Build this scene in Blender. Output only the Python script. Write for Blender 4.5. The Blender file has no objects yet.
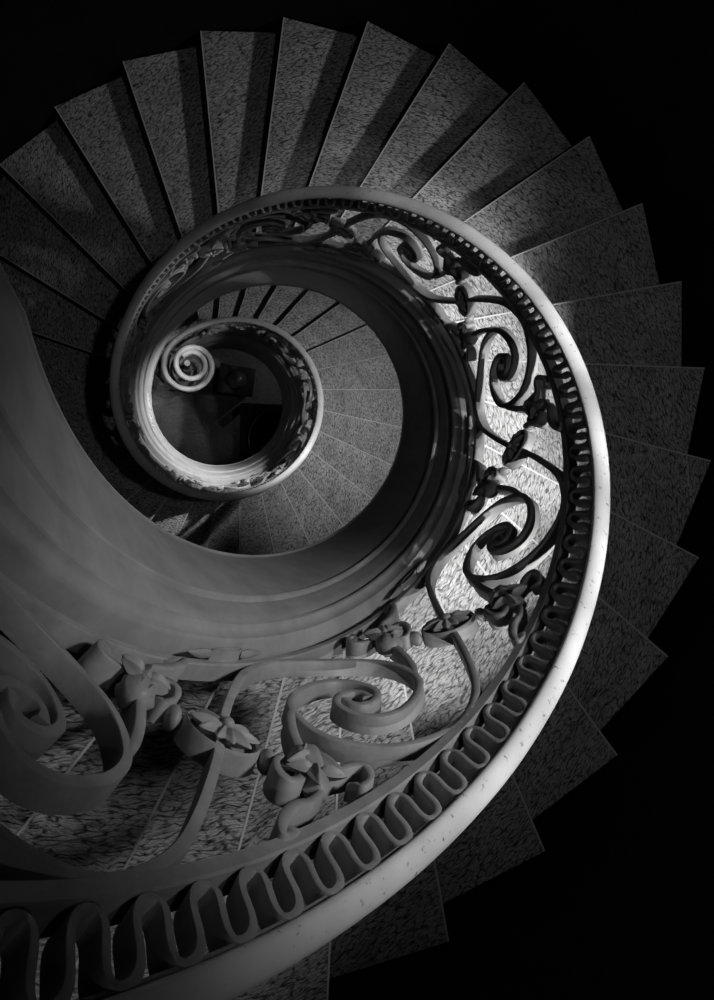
import bpy, bmesh, math, random
from mathutils import Matrix, Vector
random.seed(7)
S = bpy.context.scene
col = S.collection
PI = math.pi
# ------------------------------------------------------------------ stair geometry
RISE = .17
TH0, DL = -1.325719912885225, 0.21794898206570823     # angle of step line 0, angle of one step
AFA, AFB = 0.008689234408976683, 0.03831106912615898  # the well is very slightly oval
EOFF = 0.08424844473904058                            # step lines miss the axis by this much
RO = 1.9952510189817054                               # outer wall
LAND0, LAND1 = 19.0, 22.9470575300225                 # half landing between these step lines
ZB = -22*RISE + .34
TEND = 44.0
BN = [-.07, -.07, -0.0683, 0.0332, 0.0715, 0.0498, 0.0287, 0.0329, 0.0326, 0.0149, 0.0039, 0.0066, 0.0153, 0.0265, 0.0383, 0.0473, 0.0558]
FLOOR_Z = ZB - 24*RISE

def lerp_tab(x, xs, ys):
    if x <= xs[0]: return ys[0]
    for i in range(len(xs)-1):
        if x <= xs[i+1]:
            u = (x-xs[i])/(xs[i+1]-xs[i]); return ys[i]*(1-u)+ys[i+1]*u
    return ys[-1]
NTS = [-16+4*i for i in range(17)]
def zline(t): return lerp_tab(t, [-16, LAND0, LAND1, LAND1+24, LAND1+60], [16*RISE, -RISE*LAND0, ZB, ZB-RISE*24, ZB-RISE*60])
_zc = {}
def zt(t):
    k = round(t, 4)
    if k not in _zc:
        _zc[k] = sum(zline(t+.25*(i-4)) for i in range(9))/9
    return _zc[k]
def bb(t):
    return (lerp_tab(t-1.3, NTS, BN)+lerp_tab(t, NTS, BN)+lerp_tab(t+1.3, NTS, BN))/3
def oval(x, y): return ((1+AFA)*x+AFB*y, AFB*x+(1-AFA)*y)
def pt0(t, h, R, z0=None):
    w = min(max((h+.3)/1.4, 0), 1)
    r = R+w*bb(t)+.045*max(0, -8.0-t); a = TH0+DL*t
    x, y = oval(r*math.cos(a), r*math.sin(a))
    return Vector((x, y, (zt(t) if z0 is None else z0)+h))
# volute at the foot of the stair: a plan curve that tightens inwards
VOL = []
def _volute():
    a = pt0(TEND, .7, .715); b = pt0(TEND-.05, .7, .715)
    x, y = a.x, a.y
    phi = math.atan2(a.y-b.y, a.x-b.x)
    ds = .004; s = 0
    while s < 2.35:
        VOL.append((x, y, phi))
        k = 1.3+3.2*min(1, max(0, s-.0)/.5)**1.3 + 4.0*max(0, s-.95)
        x += ds*math.cos(phi); y += ds*math.sin(phi); phi += k*ds; s += ds
_volute()
SPT = DL*.75
VT = TEND+2.3/SPT
def pt(t, h, R):
    """point on the railing: t along the stair in steps, h above the line of nosings, R distance from the axis"""
    if t <= TEND: return pt0(t, h, R)
    s = min((t-TEND)*SPT/.004, len(VOL)-1.001); i = int(s); u = s-i
    x0, y0, p0 = VOL[i]; x1, y1, p1 = VOL[i+1]
    x, y, p = x0+(x1-x0)*u, y0+(y1-y0)*u, p0+(p1-p0)*u
    q = pt0(TEND, h, R); c = pt0(TEND, .7, .715)
    o = (math.hypot(q.x, q.y)-math.hypot(c.x, c.y))
    slope = -RISE*min(t-TEND, 1.2)*.6
    return Vector((x+o*math.sin(p), y-o*math.cos(p), zt(TEND)+h+slope))

# ------------------------------------------------------------------ materials (all grey, the place is black and white)
def mat(name, base, rough=.5, spec=.3, build=None):
    m = bpy.data.materials.new(name); m.use_nodes = True
    nt = m.node_tree; b = nt.nodes['Principled BSDF']
    b.inputs['Base Color'].default_value = (base, base, base, 1)
    b.inputs['Roughness'].default_value = rough
    b.inputs['Specular IOR Level'].default_value = spec
    if build: build(nt, b)
    return m
def N(nt, typ, **kw):
    n = nt.nodes.new(typ)
    for k, v in kw.items():
        if k in n.inputs: n.inputs[k].default_value = v
        else: setattr(n, k, v)
    return n
def ramp(nt, stops):
    r = nt.nodes.new('ShaderNodeValToRGB'); e = r.color_ramp.elements
    while len(e) < len(stops): e.new(.5)
    for i, (p, v) in enumerate(stops): e[i].position = p; e[i].color = (v, v, v, 1)
    return r
def marble_nodes(lo, hi):
    def f(nt, b):
        L = nt.links.new
        uv = N(nt, 'ShaderNodeUVMap'); uv.uv_map = 'UVMap'
        nz = N(nt, 'ShaderNodeTexNoise', Scale=9.0, Detail=4.0); L(uv.outputs[0], nz.inputs['Vector'])
        mx = N(nt, 'ShaderNodeMix', data_type='VECTOR') if False else nt.nodes.new('ShaderNodeVectorMath')
        mx.operation = 'MULTIPLY_ADD'; L(nz.outputs['Color'], mx.inputs[0]); mx.inputs[1].default_value = (.05, .05, 0); L(uv.outputs[0], mx.inputs[2])
        def layer(sx, sy, e0, e1):
            mp = N(nt, 'ShaderNodeMapping'); mp.inputs['Scale'].default_value = (sx, sy, 1); L(mx.outputs[0], mp.inputs['Vector'])
            v = N(nt, 'ShaderNodeTexVoronoi', feature='DISTANCE_TO_EDGE', Scale=1.0); v.inputs['Randomness'].default_value = 1; L(mp.outputs[0], v.inputs['Vector'])
            n2 = N(nt, 'ShaderNodeTexNoise', Scale=1.3, Detail=3.0); L(mp.outputs[0], n2.inputs['Vector'])
            r2 = ramp(nt, [(.42, 0.0), (.62, 1.0)]); L(n2.outputs['Fac'], r2.inputs[0])
            r = ramp(nt, [(e0, 0.0), (e1, 1.0)]); L(v.outputs['Distance'], r.inputs[0])
            m = N(nt, 'ShaderNodeMath', operation='MAXIMUM'); L(r.outputs[0], m.inputs[0]); L(r2.outputs[0], m.inputs[1])
            return m.outputs[0], n2
        a, n2 = layer(24, 84, .03, .16)
        c, n3 = layer(52, 190, .03, .2)
        mm = N(nt, 'ShaderNodeMath', operation='MULTIPLY'); L(a, mm.inputs[0])
        sc = N(nt, 'ShaderNodeMapRange'); sc.inputs['To Min'].default_value = .45; L(c, sc.inputs[0]); L(sc.outputs[0], mm.inputs[1])
        big = N(nt, 'ShaderNodeTexNoise', Scale=3.0, Detail=3.0)
        mp = N(nt, 'ShaderNodeMapping'); mp.inputs['Scale'].default_value = (1, 3.2, 1); L(uv.outputs[0], mp.inputs['Vector']); L(mp.outputs[0], big.inputs['Vector'])
        rb = ramp(nt, [(.3, .62), (.7, 1.0)]); L(big.outputs['Fac'], rb.inputs[0])
        m3 = N(nt, 'ShaderNodeMath', operation='MULTIPLY'); L(mm.outputs[0], m3.inputs[0]); L(rb.outputs[0], m3.inputs[1])
        out = N(nt, 'ShaderNodeMapRange'); out.inputs['To Min'].default_value = lo; out.inputs['To Max'].default_value = hi; L(m3.outputs[0], out.inputs[0])
        L(out.outputs[0], b.inputs['Base Color'])
        bp = N(nt, 'ShaderNodeBump', Strength=.45, Distance=.004); L(m3.outputs[0], bp.inputs['Height']); L(bp.outputs[0], b.inputs['Normal'])
    return f
def worn(lo, hi, scale, stretch=(1, 1, 1), bump=.15):
    def f(nt, b):
        L = nt.links.new
        tc = N(nt, 'ShaderNodeTexCoord')
        mp = N(nt, 'ShaderNodeMapping'); mp.inputs['Scale'].default_value = stretch; L(tc.outputs['Object'], mp.inputs['Vector'])
        n = N(nt, 'ShaderNodeTexNoise', Scale=scale, Detail=6.0, Roughness=.65); L(mp.outputs[0], n.inputs['Vector'])
        r = ramp(nt, [(.3, lo), (.7, hi)]); L(n.outputs['Fac'], r.inputs[0])
        L(r.outputs[0], b.inputs['Base Color'])
        n2 = N(nt, 'ShaderNodeTexNoise', Scale=scale*4, Detail=4.0); L(mp.outputs[0], n2.inputs['Vector'])
        bp = N(nt, 'ShaderNodeBump', Strength=bump, Distance=.003); L(n2.outputs['Fac'], bp.inputs['Height']); L(bp.outputs[0], b.inputs['Normal'])
    return f
def chipped(paint, bare):
    # painted handrail: small chips and scratches of darker metal under a pale paint
    def f(nt, b):
        L = nt.links.new
        tc = N(nt, 'ShaderNodeTexCoord')
        n = N(nt, 'ShaderNodeTexNoise', Scale=55.0, Detail=8.0, Roughness=.72); L(tc.outputs['Object'], n.inputs['Vector'])
        r = ramp(nt, [(.345, bare), (.40, paint)]); L(n.outputs['Fac'], r.inputs[0])
        n3 = N(nt, 'ShaderNodeTexNoise', Scale=7.0, Detail=5.0); L(tc.outputs['Object'], n3.inputs['Vector'])
        r3 = ramp(nt, [(.3, .78), (.7, 1.0)]); L(n3.outputs['Fac'], r3.inputs[0])
        m = N(nt, 'ShaderNodeMath', operation='MULTIPLY'); L(r.outputs[0], m.inputs[0]); L(r3.outputs[0], m.inputs[1])
        L(m.outputs[0], b.inputs['Base Color'])
        bp = N(nt, 'ShaderNodeBump', Strength=.25, Distance=.003); L(n.outputs['Fac'], bp.inputs['Height']); L(bp.outputs[0], b.inputs['Normal'])
    return f
M = {
 'marble': mat('veined_marble', .5, .38, .35, marble_nodes(.03, .62)),
 'lit_nosing': mat('nosing_highlight', .6, .35, .35),  # paler than the marble: edge wear and caught light put into the colour
 'iron': mat('painted_iron', .3, .48, .4, worn(.23, .37, 14, bump=.3)),
 'rail': mat('chipped_handrail_paint', .6, .42, .45, chipped(.8, .2)),
 'plaster': mat('painted_stringer', .33, .5, .35, worn(.25, .37, 9, bump=.2)),
 'soffit': mat('soffit_plaster', .3, .8, .2),
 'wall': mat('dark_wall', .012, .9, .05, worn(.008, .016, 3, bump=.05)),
 'floor': mat('dark_floor', .1, .35, .4, marble_nodes(.04, .16)),
 'black': mat('black_lacquer', .012, .5, .2),
 'glass': mat('smoky_glass', .05, .12, .6),
}

# ------------------------------------------------------------------ helpers
def tag(o, label=None, cat=None, group=None, kind=None):
    if label: o['label'] = label
    if cat: o['category'] = cat
    if group: o['group'] = group
    if kind: o['kind'] = kind
    return o
def empty(name, loc=(0, 0, 0)):
    o = bpy.data.objects.new(name, None); col.objects.link(o); o.location = loc; o.empty_display_size = .1
    WO[o.name] = Vector(loc)
    return o
WO = {}      # world place of every object's origin
def link(name, bm, m, parent=None, smooth=True, ang=40, origin=None, local=False):
    bmesh.ops.recalc_face_normals(bm, faces=bm.faces)
    if origin is not None:
        bmesh.ops.translate(bm, verts=bm.verts, vec=-Vector(origin))
    me = bpy.data.meshes.new(name); bm.to_mesh(me); bm.free()
    me.materials.append(m)
    for p in me.polygons: p.use_smooth = smooth
    if smooth: me.set_sharp_from_angle(angle=math.radians(ang))
    o = bpy.data.objects.new(name, me); col.objects.link(o)
    if origin is not None: o.location = origin
    w0 = Vector(origin) if origin is not None else Vector((0, 0, 0))
    if parent:
        o.parent = parent
        if not local: o.location = w0-WO[parent.name]
    WO[o.name] = w0
    return o
def loft(bm, rings, close_ring=True, caps=True):
    vs = [[bm.verts.new(p) for p in r] for r in rings]
    n = len(vs[0])
    for a, b in zip(vs, vs[1:]):
        for i in range(n if close_ring else n-1):
            j = (i+1) % n
            bm.faces.new((a[i], a[j], b[j], b[i]))
    if caps and close_ring:
        bm.faces.new(vs[0]); bm.faces.new(vs[-1])
    return vs
def helix_profile(name, prof, t0, t1, step, m, parent, vol=False):
    """a moulding of section prof [(R,h)] carried along the stair"""
    bm = bmesh.new(); rings = []
    n = int(round((t1-t0)/step))
    for i in range(n+1):
        t = t0+(t1-t0)*i/n
        rings.append([pt(t, h, R) for R, h in prof])
    loft(bm, rings)
    return link(name, bm, m, parent, ang=32)

# flat-bar scroll work: path in (t, h), section thick x deep with softened inner edges
def smooth_path(P, k=8):
    out = []
    n = len(P)
    for i in range(n-1):
        p0 = P[max(i-1, 0)]; p1 = P[i]; p2 = P[i+1]; p3 = P[min(i+2, n-1)]
        for j in range(k):
            u = j/k
            out.append(tuple(.5*((2*b)+(-a+c)*u+(2*a-5*b+4*c-d)*u*u+(-a+3*b-3*c+d)*u**3) for a, b, c, d in zip(p0, p1, p2, p3)))
    out.append(tuple(P[-1]))
    return out
AR = DL*.715        # metres along the rail per step
SL = RISE/AR        # slope of the stair
RF, RB = .700, .735     # front and back of the ironwork
def bar(bm, path, th, rf=RF, rb=RB, width=None, end_blob=0, flare=None):
    """path: list of (t,h). Builds a flat bar standing in the rail surface."""
    Q = []
    for t, h in path: Q.append((t*AR, h-RISE*t))       # true metres in the unrolled rail surface
    rings = []; n = len(Q)
    for i in range(n):
        a = Q[max(i-1, 0)]; b = Q[min(i+1, n-1)]
        dx, dz = b[0]-a[0], b[1]-a[1]; l = math.hypot(dx, dz) or 1e-6
        nx, nz = -dz/l, dx/l
        w = th*.5*(width[i] if width else 1)
        if end_blob and i > n-6: w *= 1+end_blob*(i-(n-6))/5
        f = rf-(flare[i] if flare else 0); k = rb
        c = .2*w
        sec = [(-w, k), (-w, f+c*1.2), (-w+c, f), (w-c, f), (w, f+c*1.2), (w, k)]
        ring = []
        for o, R in sec:
            x, z = Q[i][0]+nx*o, Q[i][1]+nz*o
            t = x/AR; h = z+RISE*t
            ring.append(pt(t, h, R))
        rings.append(ring)
    loft(bm, rings)
def loc_pt(t0, h0, x, y, R):
    """local metres (x along the stair horizontally, y up) round a spot on the rail"""
    t = t0+x/AR
    return pt(t, h0+y+RISE*x/AR*1.0, R)
def blob(bm, t0, h0, x, y, R, rx, ry, rz, rot=0, seg=12, rings=8, ridge=0, nr=6, taper=0):
    """rounded bud: rx, ry in the rail surface, rz radially"""
    vs = []
    cr, sr = math.cos(rot), math.sin(rot)
    grid = []
    for j in range(rings+1):
        a = -PI/2+PI*j/rings
        row = []
        for i in range(seg):
            b = 2*PI*i/seg
            k = 1+ridge*math.cos(nr*b)*math.cos(a)
            px = math.sin(a); rr = math.cos(a)*k*(1-taper*px)
            u = rx*px; v = ry*rr*math.cos(b); d = rz*rr*math.sin(b)
            row.append(loc_pt(t0, h0, x+u*cr-v*sr, y+u*sr+v*cr, R+d))
        grid.append(row)
    loft(bm, grid)

# ------------------------------------------------------------------ staircase
stair = empty('spiral_staircase', (0, 0, FLOOR_Z))
tag(stair, 'curved marble staircase winding down the round well to the dark floor', 'staircase')
base = Vector((0, 0, FLOOR_Z))
def lp(r, a, e=EOFF):
    c, s = math.cos(a), math.sin(a)
    x, y = oval(r*c-e*s, r*s+e*c)
    return x, y
def step(a_back, a_front, z, name, first=False):
    """wedge of marble between two step lines; the front edge overhangs the step below"""
    bm = bmesh.new(); uvl = bm.loops.layers.uv.new('UVMap')
    am = (a_front+a_back)/2
    rin, rout = .668, RO
    nrad = 6
    na = max(2, int((a_front-a_back)/.11))
    so = random.uniform(0, 9), random.uniform(0, 9); ro = math.radians(-62+random.uniform(-9, 9))
    T = .038; ov = .012
    def P(r, k, dz, extra=0):
        a = a_back+(a_front-a_back)*k+extra/r
        re = math.sqrt(r*r-EOFF*EOFF)
        x, y = lp(re, a)
        return Vector((x, y, z+dz))
    rows = []
    rs = [rin+(rout-rin)*i/nrad for i in range(nrad+1)]
    ks = [i/na for i in range(na+1)]
    # top, slightly rounded front edge, underside
    prof = [(0, 0, -.035)] + [(k, 0, 0) for k in ks[1:-1]] + [(1, 0, -.006), (1, -.004, 0), (1, -.012, 0.0), (1, -.016, 0.0)]
    line = [(0, -T, -.035), (0, 0, -.035)] + [(k, 0, 0) for k in ks[1:-1]] + [(1, 0, -.005), (1, -.0015, -.0015), (1, -.005, 0), (1, -T+.004, 0), (1, -T, -.004)]
    loft(bm, [[P(r, k, dz, ex) for k, dz, ex in line] for r in rs])
    bm.normal_update()
    cr, sr = math.cos(-am-ro), math.sin(-am-ro)
    for f in bm.faces:
        up = abs(f.normal.z) > .5
        for l in f.loops:
            c = l.vert.co
            if up: u, v = c.x, c.y
            else: u, v = c.x+c.z*.3, c.y+c.z
            l[uvl].uv = (u*cr-v*sr+so[0], u*sr+v*cr+so[1])
    cx, cy = lp(1.3, am)
    tr = link(name, bm, M['marble'], stair, ang=25, origin=(cx, cy, z))
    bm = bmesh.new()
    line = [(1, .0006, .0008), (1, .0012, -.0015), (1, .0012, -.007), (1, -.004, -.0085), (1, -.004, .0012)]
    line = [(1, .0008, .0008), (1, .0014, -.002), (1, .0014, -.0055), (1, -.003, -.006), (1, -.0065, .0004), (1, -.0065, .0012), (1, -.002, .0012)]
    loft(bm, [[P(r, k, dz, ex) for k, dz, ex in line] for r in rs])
    link('lit_nosing', bm, M['lit_nosing'], tr, ang=25, origin=(cx, cy, z))  # thin pale strip, a painted highlight along the front edge
    # riser block under the slab
    bm = bmesh.new(); uvl = bm.loops.layers.uv.new('UVMap')
    line = [(0, -T-.001, -.02), (1, -T-.001, -.02), (1, -RISE-.001, -.02), (0, -RISE-.001, -.02)]
    kk = [(k, -T-.001) for k in ks]
    line = [(k, d, 0 if k < 1 else -.022) for k, d in kk]+[(k, -RISE-.0, 0 if k < 1 else -.022) for k in reversed(ks)]
    loft(bm, [[P(r, k, dz, ex) for k, dz, ex in line] for r in (rs[0], rs[2], rs[4], rs[-1])])
    for f in bm.faces:
        for l in f.loops:
            c = l.vert.co; l[uvl].uv = (c.x*1.0+c.y*.4+so[1], c.z+c.y*.2+so[0])
    link('riser', bm, M['marble'], tr, ang=25, origin=(cx, cy, z))
    return tr
def ang(i): return TH0+DL*i
for k in range(-10, 20): step(ang(k-1), ang(k), -RISE*k, 'step')
lnd = step(ang(LAND0), ang(LAND1), ZB, 'landing')
for j in range(1, 24): step(ang(LAND1+j-1), ang(LAND1+j), ZB-RISE*j, 'step')

# stringer: moulded fascia round the well
fas = [(.6016, -.28), (.603, -.2), (.612, -.07), (.623, .03), (.6265, .05), (.622, .058), (.6205, .066), (.624, .073), (.634, .077), (.634, .088), (.6365, .10), (.6425, .135), (.650, .168),
       (.657, .180), (.656, .186), (.649, .189), (.6465, .196), (.649, .205), (.657, .209), (.662, .214), (.667, .228), (.669, .24), (.672, .243), (.678, .246), (.745, .247), (.752, .236), (.752, .1), (.745, -.28)]
helix_profile('stringer', fas, -12.5, TEND+.6, .14, M['plaster'], stair)
# bottom bead of the fascia, the thin bright edge line
bead = [(.6016+.006*math.cos(a), -.284+.006*math.sin(a)) for a in [2*PI*i/8 for i in range(8)]]
helix_profile('edge_bead', bead, -12.5, TEND+.6, .14, M['plaster'], stair)
# soffit: the underside of the flights
bm = bmesh.new(); rings = []
for i in range(0, 281):
    t = -11+(TEND+.2+11)*i/280
    a = TH0+DL*t; z = zt(t)-.225
    rings.append([Vector((*oval(.746*math.cos(a), .746*math.sin(a)), z)), Vector((*oval((RO-.001)*math.cos(a), (RO-.001)*math.sin(a)), z)),
                  Vector((*oval((RO-.001)*math.cos(a), (RO-.001)*math.sin(a)), z-.04)), Vector((*oval(.746*math.cos(a), .746*math.sin(a)), z-.04))])
loft(bm, rings)
link('soffit', bm, M['soffit'], stair)
# rounded curtail block under the volute
cvx = sum(v[0] for v in VOL[250:560])/310; cvy = sum(v[1] for v in VOL[250:560])/310
bm = bmesh.new()
uvl = bm.loops.layers.uv.new('UVMap')
prof = [(.0, .17*2), (.215, .17*2), (.225, .17*2-.012), (.225, .17*2-.035), (.205, .17*2-.045), (.205, .17), (.25, .17), (.262, .158), (.262, .13), (.245, .12), (.245, 0), (0, 0)]
rings = []
for r, z in prof:
    rings.append([Vector((cvx-.02+max(r, .001)*math.cos(2*PI*i/40), cvy+max(r, .001)*math.sin(2*PI*i/40), FLOOR_Z+z)) for i in range(40)])
loft(bm, rings)
for f in bm.faces:
    for l in f.loops:
        c = l.vert.co; l[uvl].uv = (c.x*1.0+c.z, c.y+c.z*.5)
link('curtail_step', bm, M['marble'], stair, ang=30, origin=(cvx, cvy, FLOOR_Z))

# ------------------------------------------------------------------ balustrade
bal = empty('balustrade', tuple(pt(TEND, 0, .715)))
tag(bal, 'wrought iron balustrade of scrolls and rosettes under a pale worn handrail along the stair well', 'railing')
def blink(name, bm, m, parent=None, **k):
    return link(name, bm, m, parent or bal, **k)
T0 = -12.0
# handrail: rounded top, flat underside with a small bead each side
hr = [(.704, 1.090), (.699, 1.094), (.697, 1.101), (.699, 1.109), (.706, 1.117), (.716, 1.122), (.728, 1.123), (.739, 1.119), (.747, 1.111), (.750, 1.102), (.749, 1.095), (.744, 1.090), (.733, 1.088), (.714, 1.088)]
def helix_b(name, prof, t0, t1, step_, m, ang_=32):
    bm = bmesh.new(); n = int(round((t1-t0)/step_))
    loft(bm, [[pt(t0+(t1-t0)*i/n, h, R) for R, h in prof] for i in range(n+1)])
    return blink(name, bm, m, ang=ang_)
hand = helix_b('handrail', hr, T0, VT, .1, M['rail'], 60)
hand['label'] = 'pale painted handrail with chipped edges'
def flat(h0, h1, r0=RF, r1=RB, c=.0035):
    return [(r0+c, h0), (r0, h0+c), (r0, h1-c), (r0+c, h1), (r1, h1), (r1, h0)]
helix_b('upper_rail', flat(.937, .971), T0, VT-.2, .12, M['iron'])
helix_b('bottom_rail', flat(.284, .311), T0, VT-.2, .12, M['iron'])
helix_b('handrail_core', flat(1.078, 1.089, .704, .742), T0, VT-.2, .12, M['iron'])
# wave band between upper rail and handrail
bm = bmesh.new()
PT = .375; per = 20
path = []; i0 = 0
nl = int((VT-.3-T0)/PT)
t_first = -2.44-PT*int((2.44+(-T0))/PT-27+27) 
t_first = -2.44-PT*25
for i in range(nl*per):
    u = i/per
    y = math.cos(2*PI*u)
    x = u+1.25/(4*PI)*math.sin(4*PI*u)
    h = 1.0335-.053*y
    t = t_first+PT*x-.05*y
    if t > VT-.25: break
    path.append((t, h))
bar(bm, path, .0105, rb=.728)
blink('wave_band', bm, M['iron'], ang=50)

# scroll units
C0, PER = 2.42, 3.615
HC = .63
RA = [(-1.80, .0), (-1.76, -.06), (-1.68, -.13), (-1.55, -.215), (-1.40, -.275), (-1.18, -.306), (-.87, -.312), (-.42, -.272), (.04, -.206), (.46, -.122), (.70, -.052), (.84, .018), (.885, .08), (.76, .125),
      (.47, .14), (.18, .118), (-.06, .072), (-.23, .018), (-.28, -.022), (-.20, -.045), (-.02, -.036), (.11, -.006), (.15, .022)]
STEM = [(.875, .05), (.93, .03), (.955, -.02), (.945, -.075), (.915, -.13)]
BODY = (.885, -.175)
CURLS = [[(.90, -.14), (1.02, -.19), (1.16, -.195), (1.27, -.165), (1.27, -.125), (1.17, -.115), (1.13, -.135)],
         [(.86, -.20), (.66, -.215), (.48, -.225), (.34, -.25), (.33, -.285), (.43, -.288), (.46, -.268)],
         [(.84, -.24), (1.0, -.262), (1.18, -.262), (1.33, -.285), (1.36, -.315), (1.26, -.318), (1.22, -.30)]]
def place(P, c, sgn): return [(c+sgn*a, HC+sgn*b) for a, b in P]
import itertools
def wparent(o, w=None): return o
for n in range(-4, 12):
    c = C0+PER*n
    if c+1.9 < T0+.5 or c-1.9 > TEND+.3: continue
    bm = bmesh.new()
    for sg in (1, -1):
        if c+sg*(-1.8) < T0+.1: continue
        bar(bm, smooth_path(place(RA, c, sg), 7), .0165, end_blob=.5)
    sc = blink('scroll', bm, M['iron'], ang=50)
    # acanthus sprays growing from both outer turns
    for sg in (1, -1):
        cb = c+sg*BODY[0]; hb = HC+sg*BODY[1]
        if cb < T0+.5: continue
        bm = bmesh.new()
        st = smooth_path(place(STEM, c, sg), 6)
        bar(bm, st, .016, width=[1+.25*i/len(st) for i in range(len(st))])
        # fleshy ridged calyx standing forward of the bar
        d = sg
        blob(bm, cb, hb, .0, d*.018, RF+.006, .044, .030, .026, rot=-d*1.35-(PI if d < 0 else 0)*0, seg=20, rings=12, ridge=.09, nr=7, taper=.25)
        blob(bm, cb, hb, .004*d, -d*.03, RF+.010, .036, .021, .022, rot=-d*1.2, seg=16, rings=10, ridge=.2, nr=5, taper=-.2)
        for q, cu in enumerate(CURLS):
            P = smooth_path(place(cu, c, sg), 7); k = len(P)
            wd = [.65+.75*math.sin(PI*min(1, i/(k*.72)))**1.2*(1 if i < k*.72 else 1) + (.0 if i < k*.72 else .9*(i/k-.72)/.28) for i in range(k)]
            fl = [.012*math.sin(PI*i/k) for i in range(k)]
            bar(bm, P, .0125, rf=RF+.002, rb=RB-.004, width=wd, end_blob=.8, flare=fl)
        # two leaf lobes with turned tips lying over the calyx
        for (lx, ly, lr, ln) in ((.022, .006, .75, .030), (-.024, .008, 2.4, .030), (.002, -.040, 1.57, .028), (.026, -.026, .1, .022), (-.026, -.026, 3.05, .022), (.012, .030, 1.25, .020), (-.012, .030, 1.9, .020)):
            blob(bm, cb, hb, d*lx, d*ly, RF-.009, ln, ln*.42, .009, rot=lr*(-1)+(PI if d < 0 else 0), seg=16, rings=9, ridge=.30, nr=4, taper=.45)
        # round bud
        blob(bm, cb, hb, d*.046, -d*.012, RF+.016, .017, .014, .014, rot=d*.6, seg=12, rings=8)
        link('leaf_spray', bm, M['iron'], sc, ang=60)
    # rosette where the scroll passes on to the next one
    tr_, hr_ = c-PER/2, HC
    if tr_ < T0+.6: continue
    bm = bmesh.new()
    # open oval ring, deep like a cut tube
    ang_n = 36; rings = []
    for i in range(ang_n+1):
        a = 2*PI*i/ang_n
        kx = .056*(1-.10*math.cos(2*a)**2*0); ky = .047*(1-.16*abs(math.sin(a))**8*0)
        ring = []
        for o, R in ((.0, RF-.002), (.005, RF-.005), (.008, RF+.001), (.008, RB-.004), (-.002, RB-.004)):
            ring.append(loc_pt(tr_, hr_, (kx+o)*math.cos(a), (ky+o)*math.sin(a), R))
        rings.append(ring)
    loft(bm, rings, caps=False)
    # back plate of the ring
    pl = []
    for R in (RF+.012, RF+.02):
        pl.append([loc_pt(tr_, hr_, .057*math.cos(2*PI*i/36), .048*math.sin(2*PI*i/36), R) for i in range(36)])
    loft(bm, pl)
    ro = blink('rosette', bm, M['iron'], ang=50)
    bm = bmesh.new()
    blob(bm, tr_, hr_, 0, 0, RF-.020, .011, .011, .009, seg=12, rings=8)
    for q in range(10):
        side = 1 if q < 5 else -1
        a = (PI if side < 0 else 0)+((q % 5)-2)*.62
        ln = (.020, .026, .029, .026, .020)[q % 5]
        blob(bm, tr_, hr_, ln*1.06*math.cos(a), ln*.98*math.sin(a), RF-.009, ln, .0105, .0085, rot=a, seg=16, rings=10, ridge=.30, nr=4, taper=.30)
    link('flower', bm, M['iron'], ro, ang=60)
    for sx in (1, -1):
        bm = bmesh.new()
        blob(bm, tr_, hr_, sx*.078, sx*(.006), RF+.012, .021, .0125, .019, rot=PI/2-.25, seg=14, rings=10)
        link('bud', bm, M['iron'], ro)
    # collar holding the bottom rail off the stringer: a small ring between two pointed buds
    ts = tr_+.12
    bm = bmesh.new()
    rings = []
    for i in range(25):
        a = 2*PI*i/24
        ring = []
        for o, R in ((0, RF-.006), (.005, RF-.006), (.005, RB-.008), (0, RB-.008)):
            x = (.030+o)*math.cos(a); y = (.010+o*.6)*math.sin(a)
            ring.append(pt(ts+x/AR, .292+y-.010, R-.016))
        rings.append(ring)
    loft(bm, rings, caps=False)
    for sx in (1, -1):
        g = []
        for j in range(9):
            u = j/8; rr = .011*math.sin(PI*min(1, .12+.88*u))**.7*(1-.55*u)+.0006
            ring = []
            for i in range(10):
                b = 2*PI*i/10
                ring.append(pt(ts+sx*(.034+.052*u)/AR, .286+rr*math.cos(b), RF-.012+rr*1.1*math.sin(b)))
            g.append(ring)
        loft(bm, g)
    blink('collar', bm, M['iron'], ang=50)
# volute newel at the centre of the curl
vx, vy, _ = VOL[-1]
zv = pt(VT, 0, .715).z
vcx, vcy = vx-.05*math.sin(VOL[-1][2]), vy+.05*math.cos(VOL[-1][2])
bm = bmesh.new()
prof = [(.001, 1.06), (.03, 1.06), (.03, 1.0), (.018, .98), (.016, .9), (.022, .8), (.03, .6), (.022, .5), (.018, .45), (.03, .42), (.03, .36), (.05, .34), (.05, FLOOR_Z+.341-zv), (.001, FLOOR_Z+.341-zv)]
loft(bm, [[Vector((vcx+r*math.cos(2*PI*i/20), vcy+r*math.sin(2*PI*i/20), zv+z)) for i in range(20)] for r, z in prof])
blink('newel', bm, M['iron'])
# ------------------------------------------------------------------ the hall below and the wall
bm = bmesh.new(); uvl = bm.loops.layers.uv.new('UVMap')
bmesh.ops.create_circle(bm, cap_ends=True, radius=RO+.35, segments=96, matrix=Matrix.Translation((0, 0, FLOOR_Z)))
ret = bmesh.ops.extrude_face_region(bm, geom=list(bm.faces))
for v in [g for g in ret['geom'] if isinstance(g, bmesh.types.BMVert)]: v.co.z -= .1
for f in bm.faces:
    for l in f.loops: l[uvl].uv = (l.vert.co.x, l.vert.co.y)
tag(link('floor', bm, M['floor'], None, ang=30), kind='structure')
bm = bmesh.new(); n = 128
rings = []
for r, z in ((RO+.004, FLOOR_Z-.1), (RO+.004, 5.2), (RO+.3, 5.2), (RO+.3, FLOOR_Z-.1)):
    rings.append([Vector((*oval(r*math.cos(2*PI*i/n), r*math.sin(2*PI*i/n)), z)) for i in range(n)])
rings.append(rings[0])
loft(bm, rings, caps=False)
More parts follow.
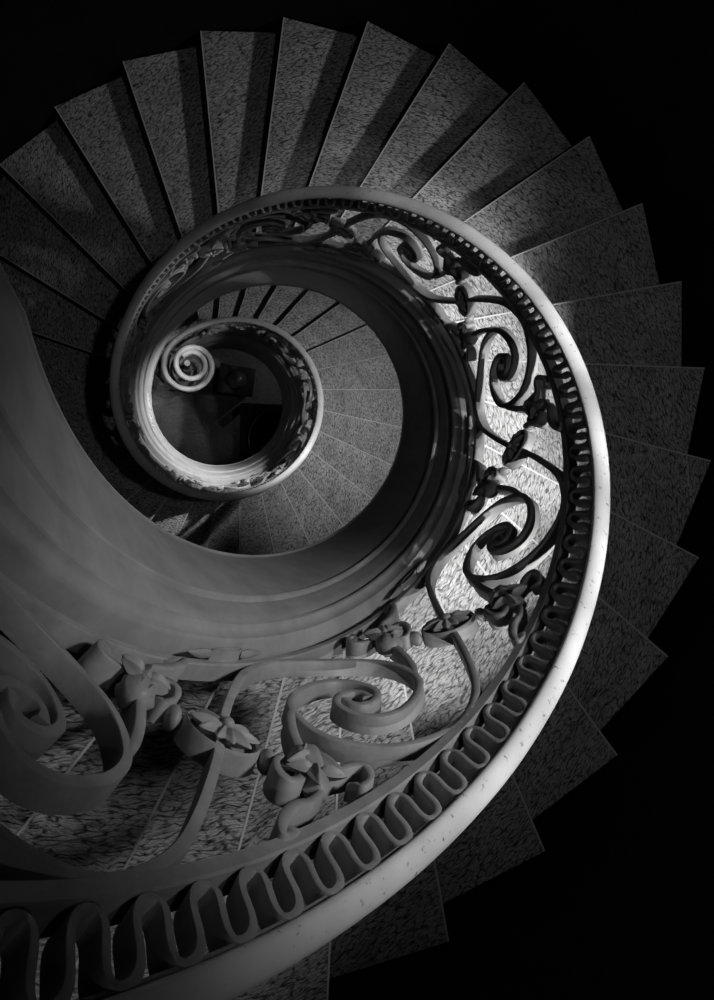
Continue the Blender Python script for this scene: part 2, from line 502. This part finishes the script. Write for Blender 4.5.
bmesh.ops.remove_doubles(bm, verts=bm.verts, dist=1e-5)
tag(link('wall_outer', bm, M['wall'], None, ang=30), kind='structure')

# square black stand with a glass dome
FZ = FLOOR_Z
st = empty('display_stand', (.22, .25, FZ)); st.rotation_euler.z = -.12
tag(st, 'small square black stand with a shiny dome on the floor beside the table', 'stand')
def boxbm(x0, x1, y0, y1, z0, z1, bev=.008):
    bm = bmesh.new(); bmesh.ops.create_cube(bm, size=1)
    for v in bm.verts: v.co = Vector(((x0+x1)/2+v.co.x*(x1-x0), (y0+y1)/2+v.co.y*(y1-y0), (z0+z1)/2+v.co.z*(z1-z0)))
    bmesh.ops.bevel(bm, geom=bm.edges[:], offset=bev, segments=2, affect='EDGES', profile=.6)
    return bm
link('cabinet', boxbm(-.19, .19, -.15, .15, .05, .50), M['black'], st, ang=40, local=True)
link('top_board', boxbm(-.205, .205, -.165, .165, .502, .53, .006), M['black'], st, ang=40, local=True)
link('plinth', boxbm(-.18, .18, -.14, .14, 0, .049, .004), M['black'], st, ang=40, local=True)
def lathe(name, prof, m, parent, loc=(0, 0, 0), seg=40):
    bm = bmesh.new()
    loft(bm, [[Vector((loc[0]+max(r, .0008)*math.cos(2*PI*i/seg), loc[1]+max(r, .0008)*math.sin(2*PI*i/seg), loc[2]+z)) for i in range(seg)] for r, z in prof])
    return link(name, bm, m, parent, ang=35, local=True)
lathe('dome', [(0, .531), (.11, .531), (.115, .54), (.108, .58), (.085, .62), (.05, .645), (.02, .655), (0, .657)], M['glass'], st)
tb = empty('table', (.62, -.47, FZ))
tag(tb, 'black rectangular table standing on the hall floor beneath the big round bowl', 'table')
link('tabletop', boxbm(-.36, .42, -.44, .46, .70, .74, .008), M['black'], tb, ang=40, local=True)
for sx in (-.31, .37):
    for sy in (-.39, .41): link('leg', boxbm(sx-.03, sx+.03, sy-.03, sy+.03, 0, .699, .004), M['black'], tb, ang=40, local=True)
bw = empty('bowl', (.66, -.40, FZ+.741))
tag(bw, 'big round dark bowl with a pale rim standing on the black table', 'bowl')
lathe('body', [(0, 0), (.12, 0), (.13, .012), (.2, .06), (.285, .15), (.32, .21), (.312, .214), (.275, .155), (.19, .07), (.1, .03), (0, .026)], M['glass'], bw, seg=56)
lathe('rim', [(.312, .2141), (.322, .2141), (.329, .221), (.324, .229), (.312, .229), (.306, .222), (.312, .2141)], M['plaster'], bw, seg=56)

# ------------------------------------------------------------------ light
def spot(name, loc, aim, power, size, blend, rad):
    l = bpy.data.lights.new(name, 'SPOT'); l.energy = power; l.spot_size = math.radians(size); l.spot_blend = blend; l.shadow_soft_size = rad
    o = bpy.data.objects.new(name, l); col.objects.link(o); o.location = loc
    o.rotation_euler = (Vector(aim)-Vector(loc)).to_track_quat('-Z', 'Y').to_euler()
    return o
for dg, pw in ((-78, 330), (-55, 760), (-32, 1050), (-8, 1050), (15, 880), (38, 400), (62, 110)):  # added unseen spots: pools of light on the inner treads and rail
    a_ = math.radians(dg); tz_ = zt((a_-TH0)/DL)
    spot('pool_spot', (1.55*math.cos(a_), 1.55*math.sin(a_), 5.0), (.90*math.cos(a_), .90*math.sin(a_), tz_), pw, 10.4, .5, .03)
spot('fill_wide', (.9, .2, 5.4), (.75, .15, -1), 70, 50, 1.0, .1)  # added dim fill over the outer treads, no fitting there
spot('east_spot_near', (1.62, .20, 2.25), (.05, -.66, .93), 120, 44, 1.0, .16)  # unseen source on the east side, aimed at the near rail
spot('fill_east', (1.86, -.10, .55), (.76, -.05, -.35), 12, 50, .8, .04)  # added to brighten the ironwork on the east side
spot('east_spot_far', (1.80, .30, .1), (.2, 1.12, -1.8), 60, 52, 1.0, .1)  # unseen east source, cone kept to the far treads
spot('east_spot_lower', (1.55, .5, -3.05), (-.62, -.32, -3.95), 430, 52, 1.0, .05)  # unseen source from the east, across the well to the lower fascia
spot('fill_west', (1.5, .15, -2.6), (-.36, .62, -2.05), 70, 26, 1.0, .05)  # added unseen spot that brightens the scrolls on the north-west rail
spot('fill_lower', (1.5, .3, -2.3), (.85, -.15, -5.5), 150, 70, 1.0, .08)  # added under the upper flight to brighten the lower treads
spot('fill_hall', (1.15, .72, -6.25), (.35, .3, -7.45), 7, 80, 1.0, .05)  # added fill that lifts the dark hall floor, not a known lamp
w = bpy.data.worlds.new('world'); S.world = w; w.use_nodes = True
w.node_tree.nodes['Background'].inputs[0].default_value = (1, 1, 1, 1)
w.node_tree.nodes['Background'].inputs[1].default_value = .006

# ------------------------------------------------------------------ camera
cam = bpy.data.cameras.new('camera'); co = bpy.data.objects.new('camera', cam); col.objects.link(co)
P = [-0.3825134658555788, -0.20390849511828396, 2.287971316270402, -0.10414409665282978, -0.2175291054875819, 0.038918206916397656, 786.6605388970262]
Rz = Matrix.Rotation(P[5], 3, 'Z'); Ry = Matrix.Rotation(P[4], 3, 'Y'); Rx = Matrix.Rotation(P[3], 3, 'X')
R3 = Rz @ Ry @ Rx
co.matrix_world = Matrix.Translation(P[:3]) @ R3.to_4x4()
cam.sensor_fit = 'AUTO'; cam.sensor_width = 36; cam.lens = P[6]*36/1000; cam.clip_start = .02; cam.clip_end = 100
S.camera = co
vs = S.view_settings
S.display_settings.display_device = 'sRGB'
vs.view_transform = 'Standard'; vs.look = 'None'; vs.exposure = 0; vs.gamma = 1; vs.use_curve_mapping = False
